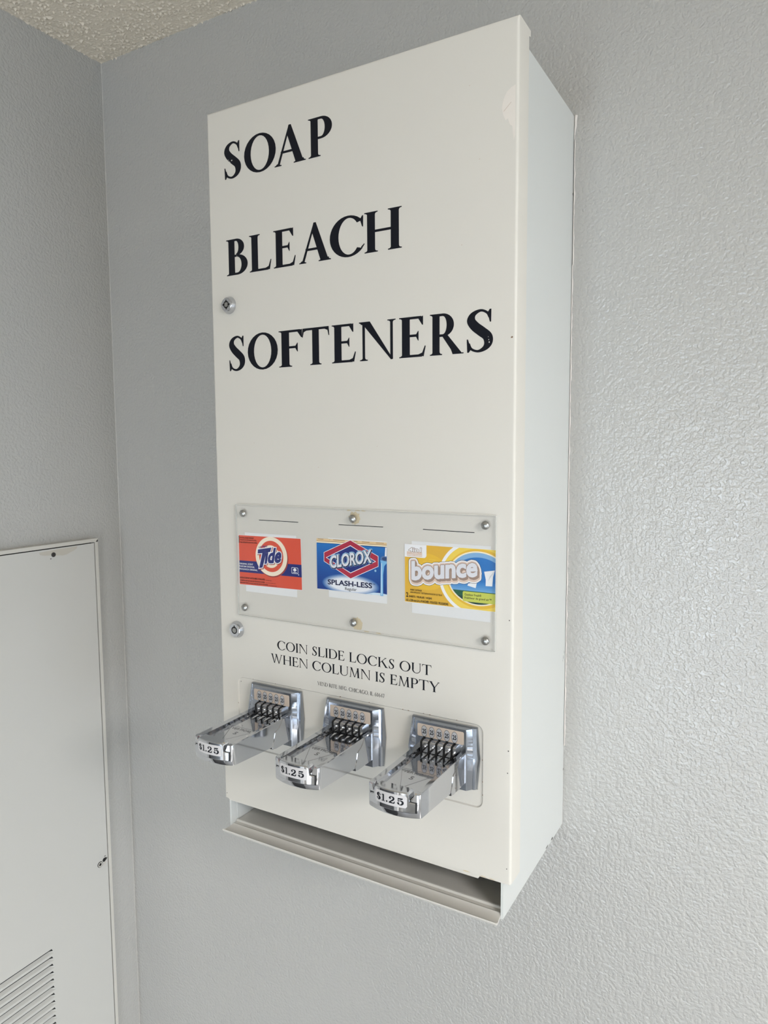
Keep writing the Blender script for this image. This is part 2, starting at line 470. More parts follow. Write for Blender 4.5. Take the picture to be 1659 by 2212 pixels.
    if c == '0': return ring(.28, .49, .28, .5, .28-S*.85, .5-T, 0, 360), .62
    if c == '6': return ring(.29, .30, .28, .31, .28-S*.8, .31-T, 0, 360) + strip([(.10, .34, S*.8), (.16, .66, S*.7), (.30, .88, .09), (.50, .98, .05)]), .62
    if c == '4': return stem(.36, S*.8, True, False) + [rect(.0, .60, .27, .27+T), [(.0, .27), (.06, .27), (.46, .98), (.40, 1)]], .64
    if c == '7': return [rect(.04, .54, .90, .99), [(.14, 0), (.14+S, 0), (.54, .97), (.46, .97)], [(.04, .76), (.07, .76), (.10, .95), (.04, .99)]], .60
    return [], .36
def serif_text(txt, x0, x1, z0, h, S, T, gap=.07, space=.42):
    """one line of capitals fitted between x0 and x1 (mm), cap height h on baseline z0"""
    out, x = [], 0.0
    for c in txt:
        if c == ' ': x += space; continue
        g, w = glyph(c, S, T)
        out += [[(px+x, py) for px, py in p] for p in g]; x += w+gap
    a, b = min(p[0] for q in out for p in q), max(p[0] for q in out for p in q)
    k = (x1-x0)/(b-a)
    return [[(x0+(px-a)*k, z0+py*h) for px, py in p] for p in out]

# ------------------------------------------------------------------ the room
def rect_wall(name, axis, pos, a0, a1, z0, z1, hole=None, m_=None, th=0.1, sgn=1):
    """a wall slab in the plane axis=pos reaching th outwards; hole = (a0,a1,z0,z1)"""
    bm = bmesh.new()
    def b_(p0, p1, q0, q1):
        lo, hi = sorted((pos, pos+sgn*th))
        if axis == 'x': box(bm, lo, hi, p0, p1, q0, q1)
        else: box(bm, p0, p1, lo, hi, q0, q1)
    x = a0
    for h0, h1, g0, g1 in sorted(hole or []):
        b_(x, h0, z0, z1); b_(h0, h1, z0, g0); b_(h0, h1, g1, z1); x = h1
    b_(x, a1, z0, z1)
    return tag(build(name, bm, m_ or M['wall']), kind='structure')
rect_wall('wall_back', 'y', 0.0, XL-.1, XR+.1, 0, ZC, sgn=1)
rect_wall('wall_left', 'x', XL, YF, 0, 0, ZC, sgn=-1)
rect_wall('wall_right', 'x', XR, YF, 0, 0, ZC, [WR], sgn=1)
rect_wall('wall_front', 'y', YF, XL-.1, XR+.1, 0, ZC, [WF, WS], sgn=-1)
bm = bmesh.new(); box(bm, XL-.1, XR+.1, YF-.1, .1, -.1, 0); tag(build('floor', bm, M['floor']), kind='structure')

# popcorn ceiling: real lumps near the corner, plain plaster beyond
bm = bmesh.new()
def lump(x, y):
    n1 = noise.noise(Vector((x*300, y*300, 3.1))); n2 = noise.noise(Vector((x*500, y*500, 9.7))); n3 = noise.noise(Vector((x*70, y*70, 1.3)))
    return max(0.0, n1+.45*n2+.3*n3-.16)*.0034 + max(0.0, n2)*.0007
def popcorn(px0, px1, py0, py1, st):
    nx, ny = int((px1-px0)/st), int((py1-py0)/st)
    grid = [[bm.verts.new((px0+(px1-px0)*i/nx, py0+(py1-py0)*j/ny, ZC-lump(px0+(px1-px0)*i/nx, py0+(py1-py0)*j/ny))) for i in range(nx+1)] for j in range(ny+1)]
    for j in range(ny):
        for i in range(nx): bm.faces.new((grid[j][i], grid[j+1][i], grid[j+1][i+1], grid[j][i+1]))
px1, py0 = XL+.56, -.44
popcorn(XL, px1, py0, 0, .00105)
popcorn(px1, px1+.85, py0, 0, .0024)
popcorn(XL, px1+.85, py0-.75, py0, .0024)
for a in ((px1+.85, XR+.1, YF-.1, .1), (XL-.1, px1+.85, YF-.1, py0-.75)):
    v = [bm.verts.new(p) for p in ((a[0], a[2], ZC), (a[0], a[3], ZC), (a[1], a[3], ZC), (a[1], a[2], ZC))]; bm.faces.new(v)
box(bm, XL-.1, XR+.1, YF-.1, .1, ZC+.006, ZC+.1)
tag(build('ceiling', bm, M['ceiling'], smooth=70), kind='structure')

# the painted ridge that runs down the wall corner
bm = bmesh.new()
rows = []
N = 1100
for k in range(N+1):
    z = ZC-.0005-(ZC-.02)*k/N
    w = .0004+.0004*noise.noise(Vector((z*45, 2.2, 0)))+.0005*noise.noise(Vector((z*160, 5.2, 0)))
    w = max(.0004, w)
    rows.append([bm.verts.new(p) for p in ((XL, -w*1.1, z), (XL+w*.75, -w*.75, z), (XL+w*1.4, 0, z))])
for a, b in zip(rows, rows[1:]):
    for i in range(2): bm.faces.new((a[i], a[i+1], b[i+1], b[i]))
fixn(bm)
tag(build('trim_1', bm, M['bead'], smooth=60), kind='structure')

def glazing(name, axis, pos, h, mull):
    a0, a1, z0, z1 = h
    bm = bmesh.new(); w = .06
    def b_(p0, p1, q0, q1):
        if axis == 'x': box(bm, pos-.01, pos+.08, p0, p1, q0, q1)
        else: box(bm, p0, p1, pos-.08, pos+.01, q0, q1)
    b_(a0, a0+w, z0, z1); b_(a1-w, a1, z0, z1); b_(a0+w, a1-w, z0, z0+w); b_(a0+w, a1-w, z1-w, z1)
    for t in mull: b_(a0+(a1-a0)*t-.02, a0+(a1-a0)*t+.02, z0+w, z1-w)
    return tag(build(name, bm, M['frame_white']), kind='structure')
glazing('window_1', 'x', XR, WR, (.5,))
glazing('window_2', 'y', YF, WF, ())
glazing('added_glint_opening', 'y', YF, WS, ())  # frame of the added glint opening
bm = bmesh.new()
for a in ((-.34, -.31, -.34, .34), (.31, .34, -.34, .34), (-.31, .31, -.34, -.31), (-.31, .31, .31, .34)):
    box(bm, CEIL_FILL[0]+a[0], CEIL_FILL[0]+a[1], CEIL_FILL[1]+a[2], CEIL_FILL[1]+a[3], ZC-.04, ZC)
tag(build('added_fill_trim', bm, M['frame_white']), kind='structure')  # trim round the added ceiling fill light
bm = bmesh.new(); box(bm, XL, XL+.04, -1.72, -.72, 0, 2.03)
tag(build('dark_slab_1', bm, M['dark_slab'], bevel=.004), kind='structure')  # unseen dark slab added for black reflections in the chrome

# ------------------------------------------------------------------ the vending machine
vm = empty('vending_machine', (0.15, -0.001, ZO-.031))
tag(vm, 'tall cream white wall mounted laundry supply vending machine with three chrome coin slides', 'vending machine')
mm = lambda x, d, z: (x/1000, -D-d/1000, z/1000+ZO)      # door coordinates in mm, d = towards the room

# cabinet
bm = bmesh.new()
F = -D+.0006
box(bm, .0055, .0075, F, -.0005, ZO-.031, ZO+.6495)
box(bm, .2915, .2935, F, -.0005, ZO-.031, ZO+.6495)
box(bm, .0075, .2915, -.0025, -.0005, ZO-.031, ZO+.6495)
box(bm, .0075, .2915, F+.02, -.0025, ZO+.6475, ZO+.6495)
box(bm, .0075, .0079, F+.0082, -.03, ZO-.026, ZO+.05)      # inner liner, its seam shows in the chute
cab = build('cabinet', bm, M['enamel_side'], vm)

# delivery tray with its rolled lip
prof = [(-160, -26.6), (-9.5, -26.6), (-8.6, -25.4), (-7.4, -25.6), (-6.6, -27.2), (-4.2, -27.8), (-3.2, -27.2), (-2.2, -27.2), (-1.4, -28.0), (5.6, -30.6), (7.4, -30.2), (8.4, -28.9),
        (9.5, -28.7), (9.9, -29.6), (8.6, -31.6), (6.0, -32.2), (-1.6, -29.8), (-160, -28.4)]
bm = bmesh.new()
prism(bm, prof, lambda d, z: mm(8.0 if d < 1 else 4.5, d, z), lambda d, z: mm(291.2 if d < 1 else 291.5, d, z), tri=True)
fixn(bm)
build('delivery_tray', bm, M['tray'], vm, smooth=40)

# door: a pan with rounded edges, a notched lower edge and a pressed recess
H = 653.5
outl = [(0, -.3, 21.5), (.6, -.6, 21.4), (1.0, -.7, 1.2), (4.3, -1.0, 1.2), (6.6, -2.6, 1.2), (60, -2.5, 1.2), (150, -2.5, 1.2), (272.3, -2.5, 1.2), (273.6, -.3, 1.2), (299, 0, 1.2),
        (299.4, 0, 21.4), (300, .2, 21.5), (300, 200, 21.5), (300, 430, 21.5), (300, 648.2, 21.5), (300, 649.2, 25), (300, H, 25), (0, H, 25), (0, 649.2, 25), (0, 648.2, 21.5), (0, 300, 21.5)]
R_ = 2.2
def inset(x, z, k): return (min(max(x, k), 300-k), min(z, H-k))
bm = bmesh.new()
loops = []
for i in range(6):
    a = pi/2*i/5
    k, dd = R_*(1-sin(a)), R_*(1-cos(a))
    loops.append([bm.verts.new(mm(*(lambda q: (q[0], -dd if dp > 2 else 0, q[1]))(inset(x, z, k)))) for x, z, dp in outl])
loops.append([bm.verts.new(mm(x, -dp, z)) for x, z, dp in outl])
for a, b in zip(loops, loops[1:]): bridge(bm, a, b)
h0 = rrect(20.8, 275.8, 57, 126.5, 6.5); h1 = rrect(21.7, 274.9, 57.9, 125.6, 5.7)
va = [bm.verts.new(mm(x, 0, z)) for x, z in h0]; vb = [bm.verts.new(mm(x, -.35, z)) for x, z in rrect(21.0, 275.6, 57.2, 126.3, 6.3)]; vc = [bm.verts.new(mm(x, -1.1, z)) for x, z in h1]
allv = loops[0]+va
o2 = [Vector((v.co.x, v.co.z, 0)) for v in loops[0]]; i2 = [Vector((v.co.x, v.co.z, 0)) for v in va]
for t in tessellate_polygon([o2, i2]):
    try: bm.faces.new([allv[i] for i in t])
    except ValueError: pass
bridge(bm, va, vb); bridge(bm, vb, vc); bm.faces.new(vc)
fixn(bm)
# make sure the front looks at the room
ff = max(bm.faces, key=lambda f: f.calc_area())
if ff.normal.y > 0: bmesh.ops.reverse_faces(bm, faces=bm.faces)
door = build('door', bm, M['enamel'], vm, smooth=38)

# headline lettering
IN = dict(S=.215, T=.062)
def big(name, base, h, letters):
    fl = Flat(.00012)
    for c, a, b in letters:
        g, w = glyph(c, **IN)
        gx0, gx1 = min(p[0] for q in g for p in q), max(p[0] for q in g for p in q)
        k = (b-a)/(gx1-gx0)
        fl.polys([[(a+(x-gx0)*k, base+y*h) for x, y in p] for p in g], M['ink'])
        fl.d = .00012
    if name == 'soap':
        fl.d = .0002
        for x, z, r in ((29.5, 606.6, .55), (26.6, 606, .35), (25.4, 607.6, .3), (27.6, 605.2, .25)): fl.poly(ell(x, z, r*1.4, r, 9), M['enamel'])
    if name == 'softeners':
        fl.d = .0002
        for x, z, r in ((278.4, 427.5, .3), (278.8, 425.6, .45), (278.0, 429.6, .2)): fl.poly(ell(x, z, r, r*1.5, 9), M['enamel'])
    return fl.done('headline_lettering', door)
big('soap', 590.9, 31.8, (('S', 20.6, 40.2), ('O', 44.0, 79.9), ('A', 78.2, 111.8), ('P', 114.6, 138.9)))
big('bleach', 505.4, 32.1, (('B', 20.3, 45.4), ('L', 47.6, 72.6), ('E', 75.2, 99.4), ('A', 103, 136.2), ('C', 135.2, 169.6), ('H', 169.4, 204.2)))
big('softeners', 418.7, 31.8, (('S', 20.6, 39.6), ('O', 43.0, 77.8), ('F', 79.0, 104.7), ('T', 104.6, 133.5), ('E', 136.0, 160.1), ('N', 163.3, 198.2), ('E', 201.4, 225.3), ('R', 229, 257.8), ('S', 260.4, 281.8)))
for txt, x0, x1, z, h in (('COIN SLIDE LOCKS OUT', 70.3, 230.2, 159.9, 8.6), ('WHEN COLUMN IS EMPTY', 62.6, 237.8, 146.5, 8.7)):
    fl = Flat(.00012); fl.polys(serif_text(txt, x0, x1, z, h, .155, .05), M['ink']); fl.done('notice_lettering', door)
fl = Flat(.00012); fl.polys(serif_text('VEND RITE MFG. CHICAGO, IL 60647', 115.5, 185.4, 133.3, 3.4, .15, .06), M['ink']); fl.done('maker_lettering', door)

# paint chips and stains on the door and cabinet
def blot(x, z, rx, rz, m_, n=11, j=.35, name='paint_chip', par=door, base=.00015):
    fl = Flat(base)
    fl.poly([(x+rx*cos(2*pi*i/n)*(1+random.uniform(-j, j)), z+rz*sin(2*pi*i/n)*(1+random.uniform(-j, j))) for i in range(n)], m_)
    return fl.done(name, par)
blot(296.6, 427.8, .9, .8, M['rust'], 14, .6)
for x, z in ((296.8, 214), (297, 110), (296.4, 92), (296.5, 13), (25, 122), (3.0, 4)): blot(x, z, .45, .5, M['chip'])
for x, z in ((262, 614), (270, 560), (256, 500), (120, 330), (180, 348), (48, 352), (7, 608)): blot(x, z, .55, .22, M['label'], j=.6, name='scratch')
for x in (40, 66, 96, 140, 171, 204, 207.5, 222, 228, 251): blot(x+random.uniform(-2, 2), 126.6, random.uniform(.3, 1.1), .3, M['rust'], j=.6, name='rust_speck')
for x, z in ((275.6, 80), (275.7, 69), (275.3, 98), (21, 100)): blot(x, z, .28, .6, M['rust'], name='rust_speck')
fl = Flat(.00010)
fl.poly([(287.2, 592), (288.6, 598), (291, 602.5), (294.5, 605), (297.6, 606), (297.6, 571), (296.4, 568), (295.4, 578), (293.4, 579.5), (292, 584), (290.2, 583), (288.4, 587)], M['pale_gloss'])
fl.done('pale_patch', door)  # lighter irregular patch by the door's right edge
fl = Flat(.00016); fl.poly([(288.6, 589.6), (294.4, 594.9), (294.6, 594.6), (288.8, 589.2)], M['label']); fl.done('scratch', door)
for x in (262, 276, 284): blot(x, .6, 3.2, .35, M['stain'], j=.6, name='rust_stain')
# scuffs on the right flank
for y, z, a, b in ((-.008, 142, .5, 2.2), (-.0045, 146, .4, 1.6), (-.009, 139, .3, 1.2), (-.052, -29.6, 3.5, 1.0), (-.036, -29.4, 3.0, 1.2), (-.0015, 580, .8, 1.4), (-.0015, 26, .7, 1.8)):
    x = .29357
    n = 9
    bm = bmesh.new()
    bm.faces.new([bm.verts.new((x, y+a/1000*cos(2*pi*i/n)*random.uniform(.6, 1.2), ZO+z/1000+b/1000*sin(2*pi*i/n)*random.uniform(.6, 1.2))) for i in range(n)])
    build('paint_chip', bm, M['chip'], cab)
# caulk where the cabinet meets the wall
bm = bmesh.new(); rows = []
for k in range(401):
    z = ZO+.650-.60*k/400
    w = .0007+.0008*abs(noise.noise(Vector((z*38, 7.7, 0))))+.0006*noise.noise(Vector((z*170, 1.7, 0)))
    if k < 12: w += .0022*(1-k/12)
    w = max(w, .0006)
    g = .0007 if 14 < k < 90 else 0.0002
    rows.append([bm.verts.new(p) for p in ((.2935+g, -.0006, z), (.2935+g+w*.4, -.0016, z), (.2935+g+w, -.00005, z))])
for a, b in zip(rows, rows[1:]):
    for i in range(2): bm.faces.new((a[i], a[i+1], b[i+1], b[i]))
fixn(bm); build('caulk_bead', bm, M['caulk'], vm, smooth=60)

# barrel locks
def lock(cx, cz, rb, rf, hgt, notches):
    bm = bmesh.new()
    lathe_y(bm, cx/1000, cz/1000+ZO, [(rb, 0), (rb, .0006), (rf+.0004, hgt-.0003), (rf, hgt), (.0033, hgt), (.0032, hgt-.002), (0, hgt-.002)], 40)
    fixn(bm)
    l = build('lock', bm, M['chrome'], vm, smooth=25); l['label'] = 'chrome barrel lock'
    fl = Flat(hgt+.00008)
    k = rf/.0058
    for q in ring(cx, cz, 3.3*k, 3.3*k, 2.35*k, 2.35*k, 0, 360): fl.polys([q], M['black']); fl.d = hgt+.00008
    for a in notches:
        c, s = cos(radians(a)), sin(radians(a)); r0, r1, hw = 1.9*k, 4.3*k, .62
        fl.poly([(cx+r0*c-hw*s, cz+r0*s+hw*c), (cx+r1*c-hw*s, cz+r1*s+hw*c), (cx+r1*c+hw*s, cz+r1*s-hw*c), (cx+r0*c+hw*s, cz+r0*s-hw*c)], M['black']); fl.d = hgt+.00008
    fl.done('keyway', l)
    bm = bmesh.new(); lathe_y(bm, cx/1000, cz/1000+ZO, [(.00235*k, hgt-.002), (.0023*k, hgt), (0, hgt+.0001)], 24); fixn(bm)
    build('core', bm, M['steel'], l, smooth=30)
lock(22.3, 479.0, .0079, .0058, .0046, (90, 180, 270, 0))
lock(22.0, 173.1, .0082, .0062, .0046, (90,))

# clear display window over the cards
AX0, AX1, AZ0, AZ1, AD = 25.8, 286.2, 188.5, 294.5, 2.6
bm = bmesh.new()
box(bm, AX0/1000, AX1/1000, -D-AD/1000, -D-.0010, AZ0/1000+ZO, AZ1/1000+ZO)
bm.normal_update()
for f in bm.faces:
    if abs(f.normal.y) < .5: f.material_index = 1
bmesh.ops.delete(bm, geom=[f for f in bm.faces if f.normal.y > .5], context='FACES_ONLY')
win = build('display_window', bm, [M['acrylic'], M['edge']], vm)
win['label'] = 'clear acrylic window screwed over the picture cards'
for x, z in ((34.4, 286.2), (156.4, 286.4), (277.5, 286.8), (33.8, 196.2), (156, 196.0), (278, 196.0)):
    bm = bmesh.new(); lathe_y(bm, x/1000, z/1000+ZO, [(.0034, AD/1000-.0002), (.0034, AD/1000+.0004), (.0029, AD/1000+.0012), (.0019, AD/1000+.0018), (.0008, AD/1000+.0021), (0, AD/1000+.0022)], 24); fixn(bm)
    build('screw', bm, M['steel'], win, smooth=50)
fl = Flat(.00012)
for x0, x1, z0, z1 in ((51.8, 97.2, 280.5, 280.5), (140.6, 185.3, 280.4, 280.6), (222.6, 267.6, 280.6, 280.3)):
    fl = Flat(.0002); fl.poly([(x0, z0-.26), (x1, z1-.26), (x1, z1+.26), (x0, z0+.26)], M['ink']); fl.done('ruled_line', win)
def rag(cx, cz, r1, m_, n=46):
    fl = Flat(.00025)
    q = lambda i: r1*(1+.28*noise.noise(Vector((3*cos(2*pi*i/n), 3*sin(2*pi*i/n), cz)))+random.uniform(-.08, .08))
    fl.poly([(cx+q(i)*cos(2*pi*i/n), cz+q(i)*sin(2*pi*i/n)) for i in range(n)], m_)
    fl.done('rust_stain', win)
rag(157, 287.0, 5.4, M['stain']); rag(158.5, 194.8, 5.6, M['stain'])
for x in (151, 160, 166): blot(x, 293.4, 2.4, .5, M['stain'], name='rust_stain', par=win, base=.00025)
for x in (168, 180): blot(x, 189.2, 3.0, .45, M['stain'], name='rust_stain', par=win, base=.00025)

# ------------------------------------------------------------------ coin slides
def coin_slide(c):
    P = lambda u, d, z: mm(c+u, d, z)
    top = 103.5
    bz = lambda d: 80.6+(d-8)*(85.7-80.6)/(85.3-8)
    fr = lambda u: 85.3+5.0*(1-(u/21.3)**2)
    bm = bmesh.new()
    # tray body: U section from the plate forward
    sec = lambda d: [(-21.3, bz(d)), (21.3, bz(d)), (21.3, top-.55), (20.75, top), (16.7, top-.7), (15.9, 99.8), (-15.9, 99.8), (-16.7, top-.7), (-20.75, top), (-21.3, top-.55)]
    rings = [[bm.verts.new(P(u, d, z)) for u, z in sec(d)] for d in (7, 30, 60, 80.98)]
    for a, b in zip(rings, rings[1:]): bridge(bm, a, b)
    for r in (rings[0], rings[-1]):
        for t in tessellate_polygon([[Vector((r[i].co.x, r[i].co.z, 0)) for i in range(len(r))]]): bm.faces.new([r[i] for i in t])
    # curved front frame
    n = 28
    us = [-21.3, -21.1, -20.6]+[-20+40*i/n for i in range(n+1)]+[20.6, 21.1, 21.3]
    fr = lambda u: 85.3+5.0*(1-(u/21.3)**2)-(0 if abs(u) < 20.5 else .12 if abs(u) < 21 else .4 if abs(u) < 21.2 else .75)
    ol = [(u, 85.7) for u in us] + [(u, (top if abs(u) > 16.9 else 99.8)) for u in reversed(us)]
    def fz(u, z): return z
    cols = []
    for u in us:
        t_ = top if abs(u) > 16.9 else 99.8
        col = [bm.verts.new(P(u, 81, 85.5)), bm.verts.new(P(u, fr(u)-1.6, 85.5)), bm.verts.new(P(u, fr(u)-.5, 85.9)), bm.verts.new(P(u, fr(u), 86.9)), bm.verts.new(P(u, fr(u), t_-1.2)), bm.verts.new(P(u, fr(u)-.35, t_-.35)), bm.verts.new(P(u, fr(u)-1.2, t_)), bm.verts.new(P(u, 81, t_))]
        cols.append(col)
    for a, b in zip(cols, cols[1:]): bridge(bm, a, b)
    bm.faces.new(cols[0]); bm.faces.new(cols[-1][::-1])
    # rear sleeve with its curved leading edge, both flanks
    side = [(7, top-.6), (19, top-.6), (20.5, 101.6), (22, 99.4), (25, 96.8), (29, 95.2), (30.4, 94.0), (31.2, 91), (32.4, 86.5), (34.4, 82.8), (34.0, 80.4), (30, 79.6), (7, 79.4)]
    for s in (-1, 1):
        prism(bm, side, lambda d, z: P(s*20.6, d, z), lambda d, z: P(s*21.75, d, z), tri=True)
    box(bm, (c-21)/1000, (c+21)/1000, -D-.033, -D-.007, .0796+ZO, .0812+ZO)
    fixn(bm)
    sl = build('coin_slide', bm, M['chrome'], vm, smooth=28)
    # faceplate
    bm = bmesh.new()
    zs = [73.2, 78, 90, 98.2] + [98.2+25.0*k/18 for k in range(1, 19)]
    tz = lambda z: 1-abs(z-98.2)/25.2                    # 1 at the crest
    def hw(z, k): return (29.2+2.3*tz(z) if k == 0 else 28.4+2.1*tz(z) if k == 1 else 22.4)
    def colpts(i, z):
        rg = .14 if (i % 2 and i > 4) else 0
        e = 3.2+3.4*tz(z)
        return [(-hw(z, 0), 0, z), (-hw(z, 1)-.4, e-1.2, z), (-hw(z, 1)+.3, e, z), (-hw(z, 1)+2.2, e+.5, z), (-hw(z, 1)+2.4, e+.5-rg*2, z), (-23.2, 7.4-rg*2, z), (-22.4, 8, z), (0, 8, z), (22.4, 8, z), (23.2, 7.4-rg*2, z), (hw(z, 1)-2.4, e+.5-rg*2, z), (hw(z, 1)-2.2, e+.5, z), (hw(z, 1)-.3, e, z), (hw(z, 1)+.4, e-1.2, z), (hw(z, 0), 0, z)]
    rws = [[bm.verts.new(P(u*1.0, 0 if u else 0, 72.4)) for u, d, z in colpts(0, 73.2)]]
    rws += [[bm.verts.new(P(u, d, z)) for u, d, z in colpts(i, z)] for i, z in enumerate(zs)]
    rws += [[bm.verts.new(P(u, min(d, 4.2), 123.6)) for u, d, z in colpts(0, 123.2)], [bm.verts.new(P(u, 0, 124.0)) for u, d, z in colpts(0, 123.2)]]
    for a, b in zip(rws, rws[1:]):
        for i in range(len(a)-1): bm.faces.new((a[i], a[i+1], b[i+1], b[i]))
    bmesh.ops.remove_doubles(bm, verts=bm.verts, dist=1e-6)
    fixn(bm)
    ff = max(bm.faces, key=lambda f: f.calc_area())
    if ff.normal.y > 0: bmesh.ops.reverse_faces(bm, faces=bm.faces)
    build('faceplate', bm, M['zinc'], sl, smooth=18)
    # tan strip with the five coin marks
    fl = Flat(.00806)
    fl.poly([(c+u, z) for u, z in rrect(-20.9, 20.7, 110.6, 121.2, 1.2)], M['label'])
    b0 = fl.d
    for k in range(5):
        u = -14.6+6.77*k
        fl.d = b0
        fl.poly(ell(c+u, 115.3, 2.75, 4.75, 32), M['ink']); fl.poly(ell(c+u, 115.3, 2.5, 4.45, 32), M['label_dot'])
        v, f = sans('25', (c+u-1.75, 113.3), (3.5, 0), (0, 3.9), bold=.03); fl.tris(v, f, M['ink'])
    fl.done('coin_label', sl)
    # stop bar with its four studs
    bm = bmesh.new()
    prism(bm, [(7.9, 100.2), (13.4, 100.2), (13.6, 108.2), (12.6, 109.0), (9.5, 109.6), (7.9, 109.6)], lambda d, z: P(-15.7, d, z), lambda d, z: P(15.7, d, z), tri=True)
    fixn(bm)
    for k in range(4):
        u = -14.6+6.77*(k+.5)
        lathe_y(bm, (c+u)/1000, .1052+ZO, [(.0013, .0134), (.0012, .0141), (.0008, .0146), (0, .0148)], 14)
    fixn(bm)
    sb = build('stop_bar', bm, M['chrome'], sl, smooth=30)
    # five coin slots cut over the bar into the tray floor, each with a raised rim
    for k in range(5):
        u = -14.6+6.77*k
        path = [(8.1, 110.9, .95), (8.1, 109.75, .95), (9.6, 109.75, .95), (12.7, 109.15, .95), (13.75, 108.25, .95), (13.56, 100.4, .95), (13.9, 99.95, .95), (19, 99.95, .8), (22.5, 99.95, .45), (26, 99.95, .1)]
        bm = bmesh.new()
        L = [bm.verts.new(P(u-w, d, z)) for d, z, w in path]; Rr = [bm.verts.new(P(u+w, d, z)) for d, z, w in path]
        for i in range(len(path)-1): bm.faces.new((L[i], Rr[i], Rr[i+1], L[i+1]))
        fixn(bm)
        so = build('coin_slot', bm, M['black'], sl)
        bm = bmesh.new()
        for s in (-1,):
            pr = [(15.2, 1.3), (18, 1.75), (21, 1.5), (24, .9), (27, .15)]
            a = [bm.verts.new(P(u+s*w, d, 99.85)) for d, w in pr]; b = [bm.verts.new(P(u+s*(w+.55), d, 100.6)) for d, w in pr]; e_ = [bm.verts.new(P(u+s*(w+1.0), d, 99.85)) for d, w in pr]
            for i in range(len(pr)-1):
                bm.faces.new((a[i], a[i+1], b[i+1], b[i])); bm.faces.new((b[i], b[i+1], e_[i+1], e_[i]))
        fixn(bm)
        build('slot_rim', bm, M['chrome'], sl, smooth=60)
    # raised mark on the tray floor
    fl = Flat(0)
    fn = lambda x, y, d: (x/1000, y/1000, .09992+ZO+d)
    fl.d = 0
    Y = lambda d: -D*1000-d
    tri = [(c-14.5, Y(46)), (c+14.5, Y(46)), (c, Y(76))]
    for i in range(3):
        a, b = tri[i], tri[(i+1) % 3]; n_ = Vector((b[1]-a[1], a[0]-b[0])).normalized()*.14
        fl.poly([(a[0]-n_.x, a[1]-n_.y), (b[0]-n_.x, b[1]-n_.y), (b[0]+n_.x, b[1]+n_.y), (a[0]+n_.x, a[1]+n_.y)], M['emboss'], fn=fn)
    v, f = sans('VERTICAL', (c-11, Y(51.8)), (22, 0), (0, 3.6)); fl.tris(v, f, M['emboss'], fn)
    v, f = sans('5', (c-1.6, Y(60.5)), (3.2, 0), (0, 4.8)); fl.tris(v, f, M['emboss'], fn)
    for f in fl.bm.faces:
        f.normal_update()
        if f.normal.z < 0: f.normal_flip()
    build('raised_mark', fl.bm, fl.mats, sl)
    # front cap: a curved T of chrome set in a dark seam
    fc = lambda u, k: 85.3+5.0*(1-(u/21.3)**2)+k
    def curved(outline, d0, k, m_i, bm):
        us_ = sorted({round(p[0], 3) for p in outline} | {-18+1.5*i for i in range(25)})
        us_ = [u for u in us_ if outline[0][0] is not None]
        lo, hi = min(p[0] for p in outline), max(p[0] for p in outline)
        us_ = [u for u in us_ if lo <= u <= hi]
        def span(u):
            zz = []
            for i in range(len(outline)):
                a, b = outline[i-1], outline[i]
                if a[0] != b[0] and min(a[0], b[0]) <= u <= max(a[0], b[0]): zz.append(a[1]+(b[1]-a[1])*(u-a[0])/(b[0]-a[0]))
            return min(zz), max(zz)
        prev = None
        first = None
        for u in us_:
            z0, z1 = span(u)
            q = [bm.verts.new(P(u, d0, z0)), bm.verts.new(P(u, fc(u, k)-.5, z0)), bm.verts.new(P(u, fc(u, k), z0+.5)), bm.verts.new(P(u, fc(u, k), z1-.6)), bm.verts.new(P(u, fc(u, k)-.6, z1)), bm.verts.new(P(u, d0, z1))]
            if prev: 
                for i in range(6): bm.faces.new((prev[i], prev[(i+1) % 6], q[(i+1) % 6], q[i])).material_index = m_i
            else: first = q
            prev = q
        bm.faces.new(first).material_index = m_i; bm.faces.new(prev[::-1]).material_index = m_i
    T_ = [(-18.3, 90.2), (18.3, 90.2), (18.5, 97.4), (14.6, 98.0), (13.9, 103.2), (12.6, 104.8), (-12.6, 104.8), (-13.9, 103.2), (-14.6, 98.0), (-18.5, 97.4)]
    bm = bmesh.new(); curved(T_, 81.5, 1.2, 0, bm)
    B_ = [(-19.2, 89.3), (19.2, 89.3), (19.4, 98.2), (15.4, 98.8), (14.9, 99.9), (-14.9, 99.9), (-15.4, 98.8), (-19.4, 98.2)]
    curved(B_, 81.6, .08, 1, bm)
    fixn(bm)
    cap = build('front_cap', bm, [M['chrome'], M['black']], sl, smooth=35)
    # price label wrapped on the cap
    fl = Flat(0)
    fnp = lambda x, z, d: P(x, fc(x, 1.2)+.06+d*1000, z)
    lab = rrect(-12.8, 13.0, 93.6, 102.6, 1.2)
    n = 22
    vs, fs = [], []
    for i in range(n+1):
        u = -12.8+25.8*i/n; q = 1.2; dx = min(u+12.8, 13.0-u)
        ins_ = 0 if dx >= q else q-sqrt(max(0, q*q-(q-dx)**2))
        vs += [(u, 93.6+ins_), (u, 102.6-ins_)]
        if i: fs.append((2*i-2, 2*i, 2*i+1, 2*i-1))
    fl.tris(vs, fs, M['price'], fnp)
    fl.d = 5e-5
    fl.polys(price_glyphs(), M['ink'], fnp)
    for f in fl.bm.faces:
        f.normal_update()
        if f.normal.y > 0: f.normal_flip()
    build('price_label', fl.bm, fl.mats, sl)
    return sl

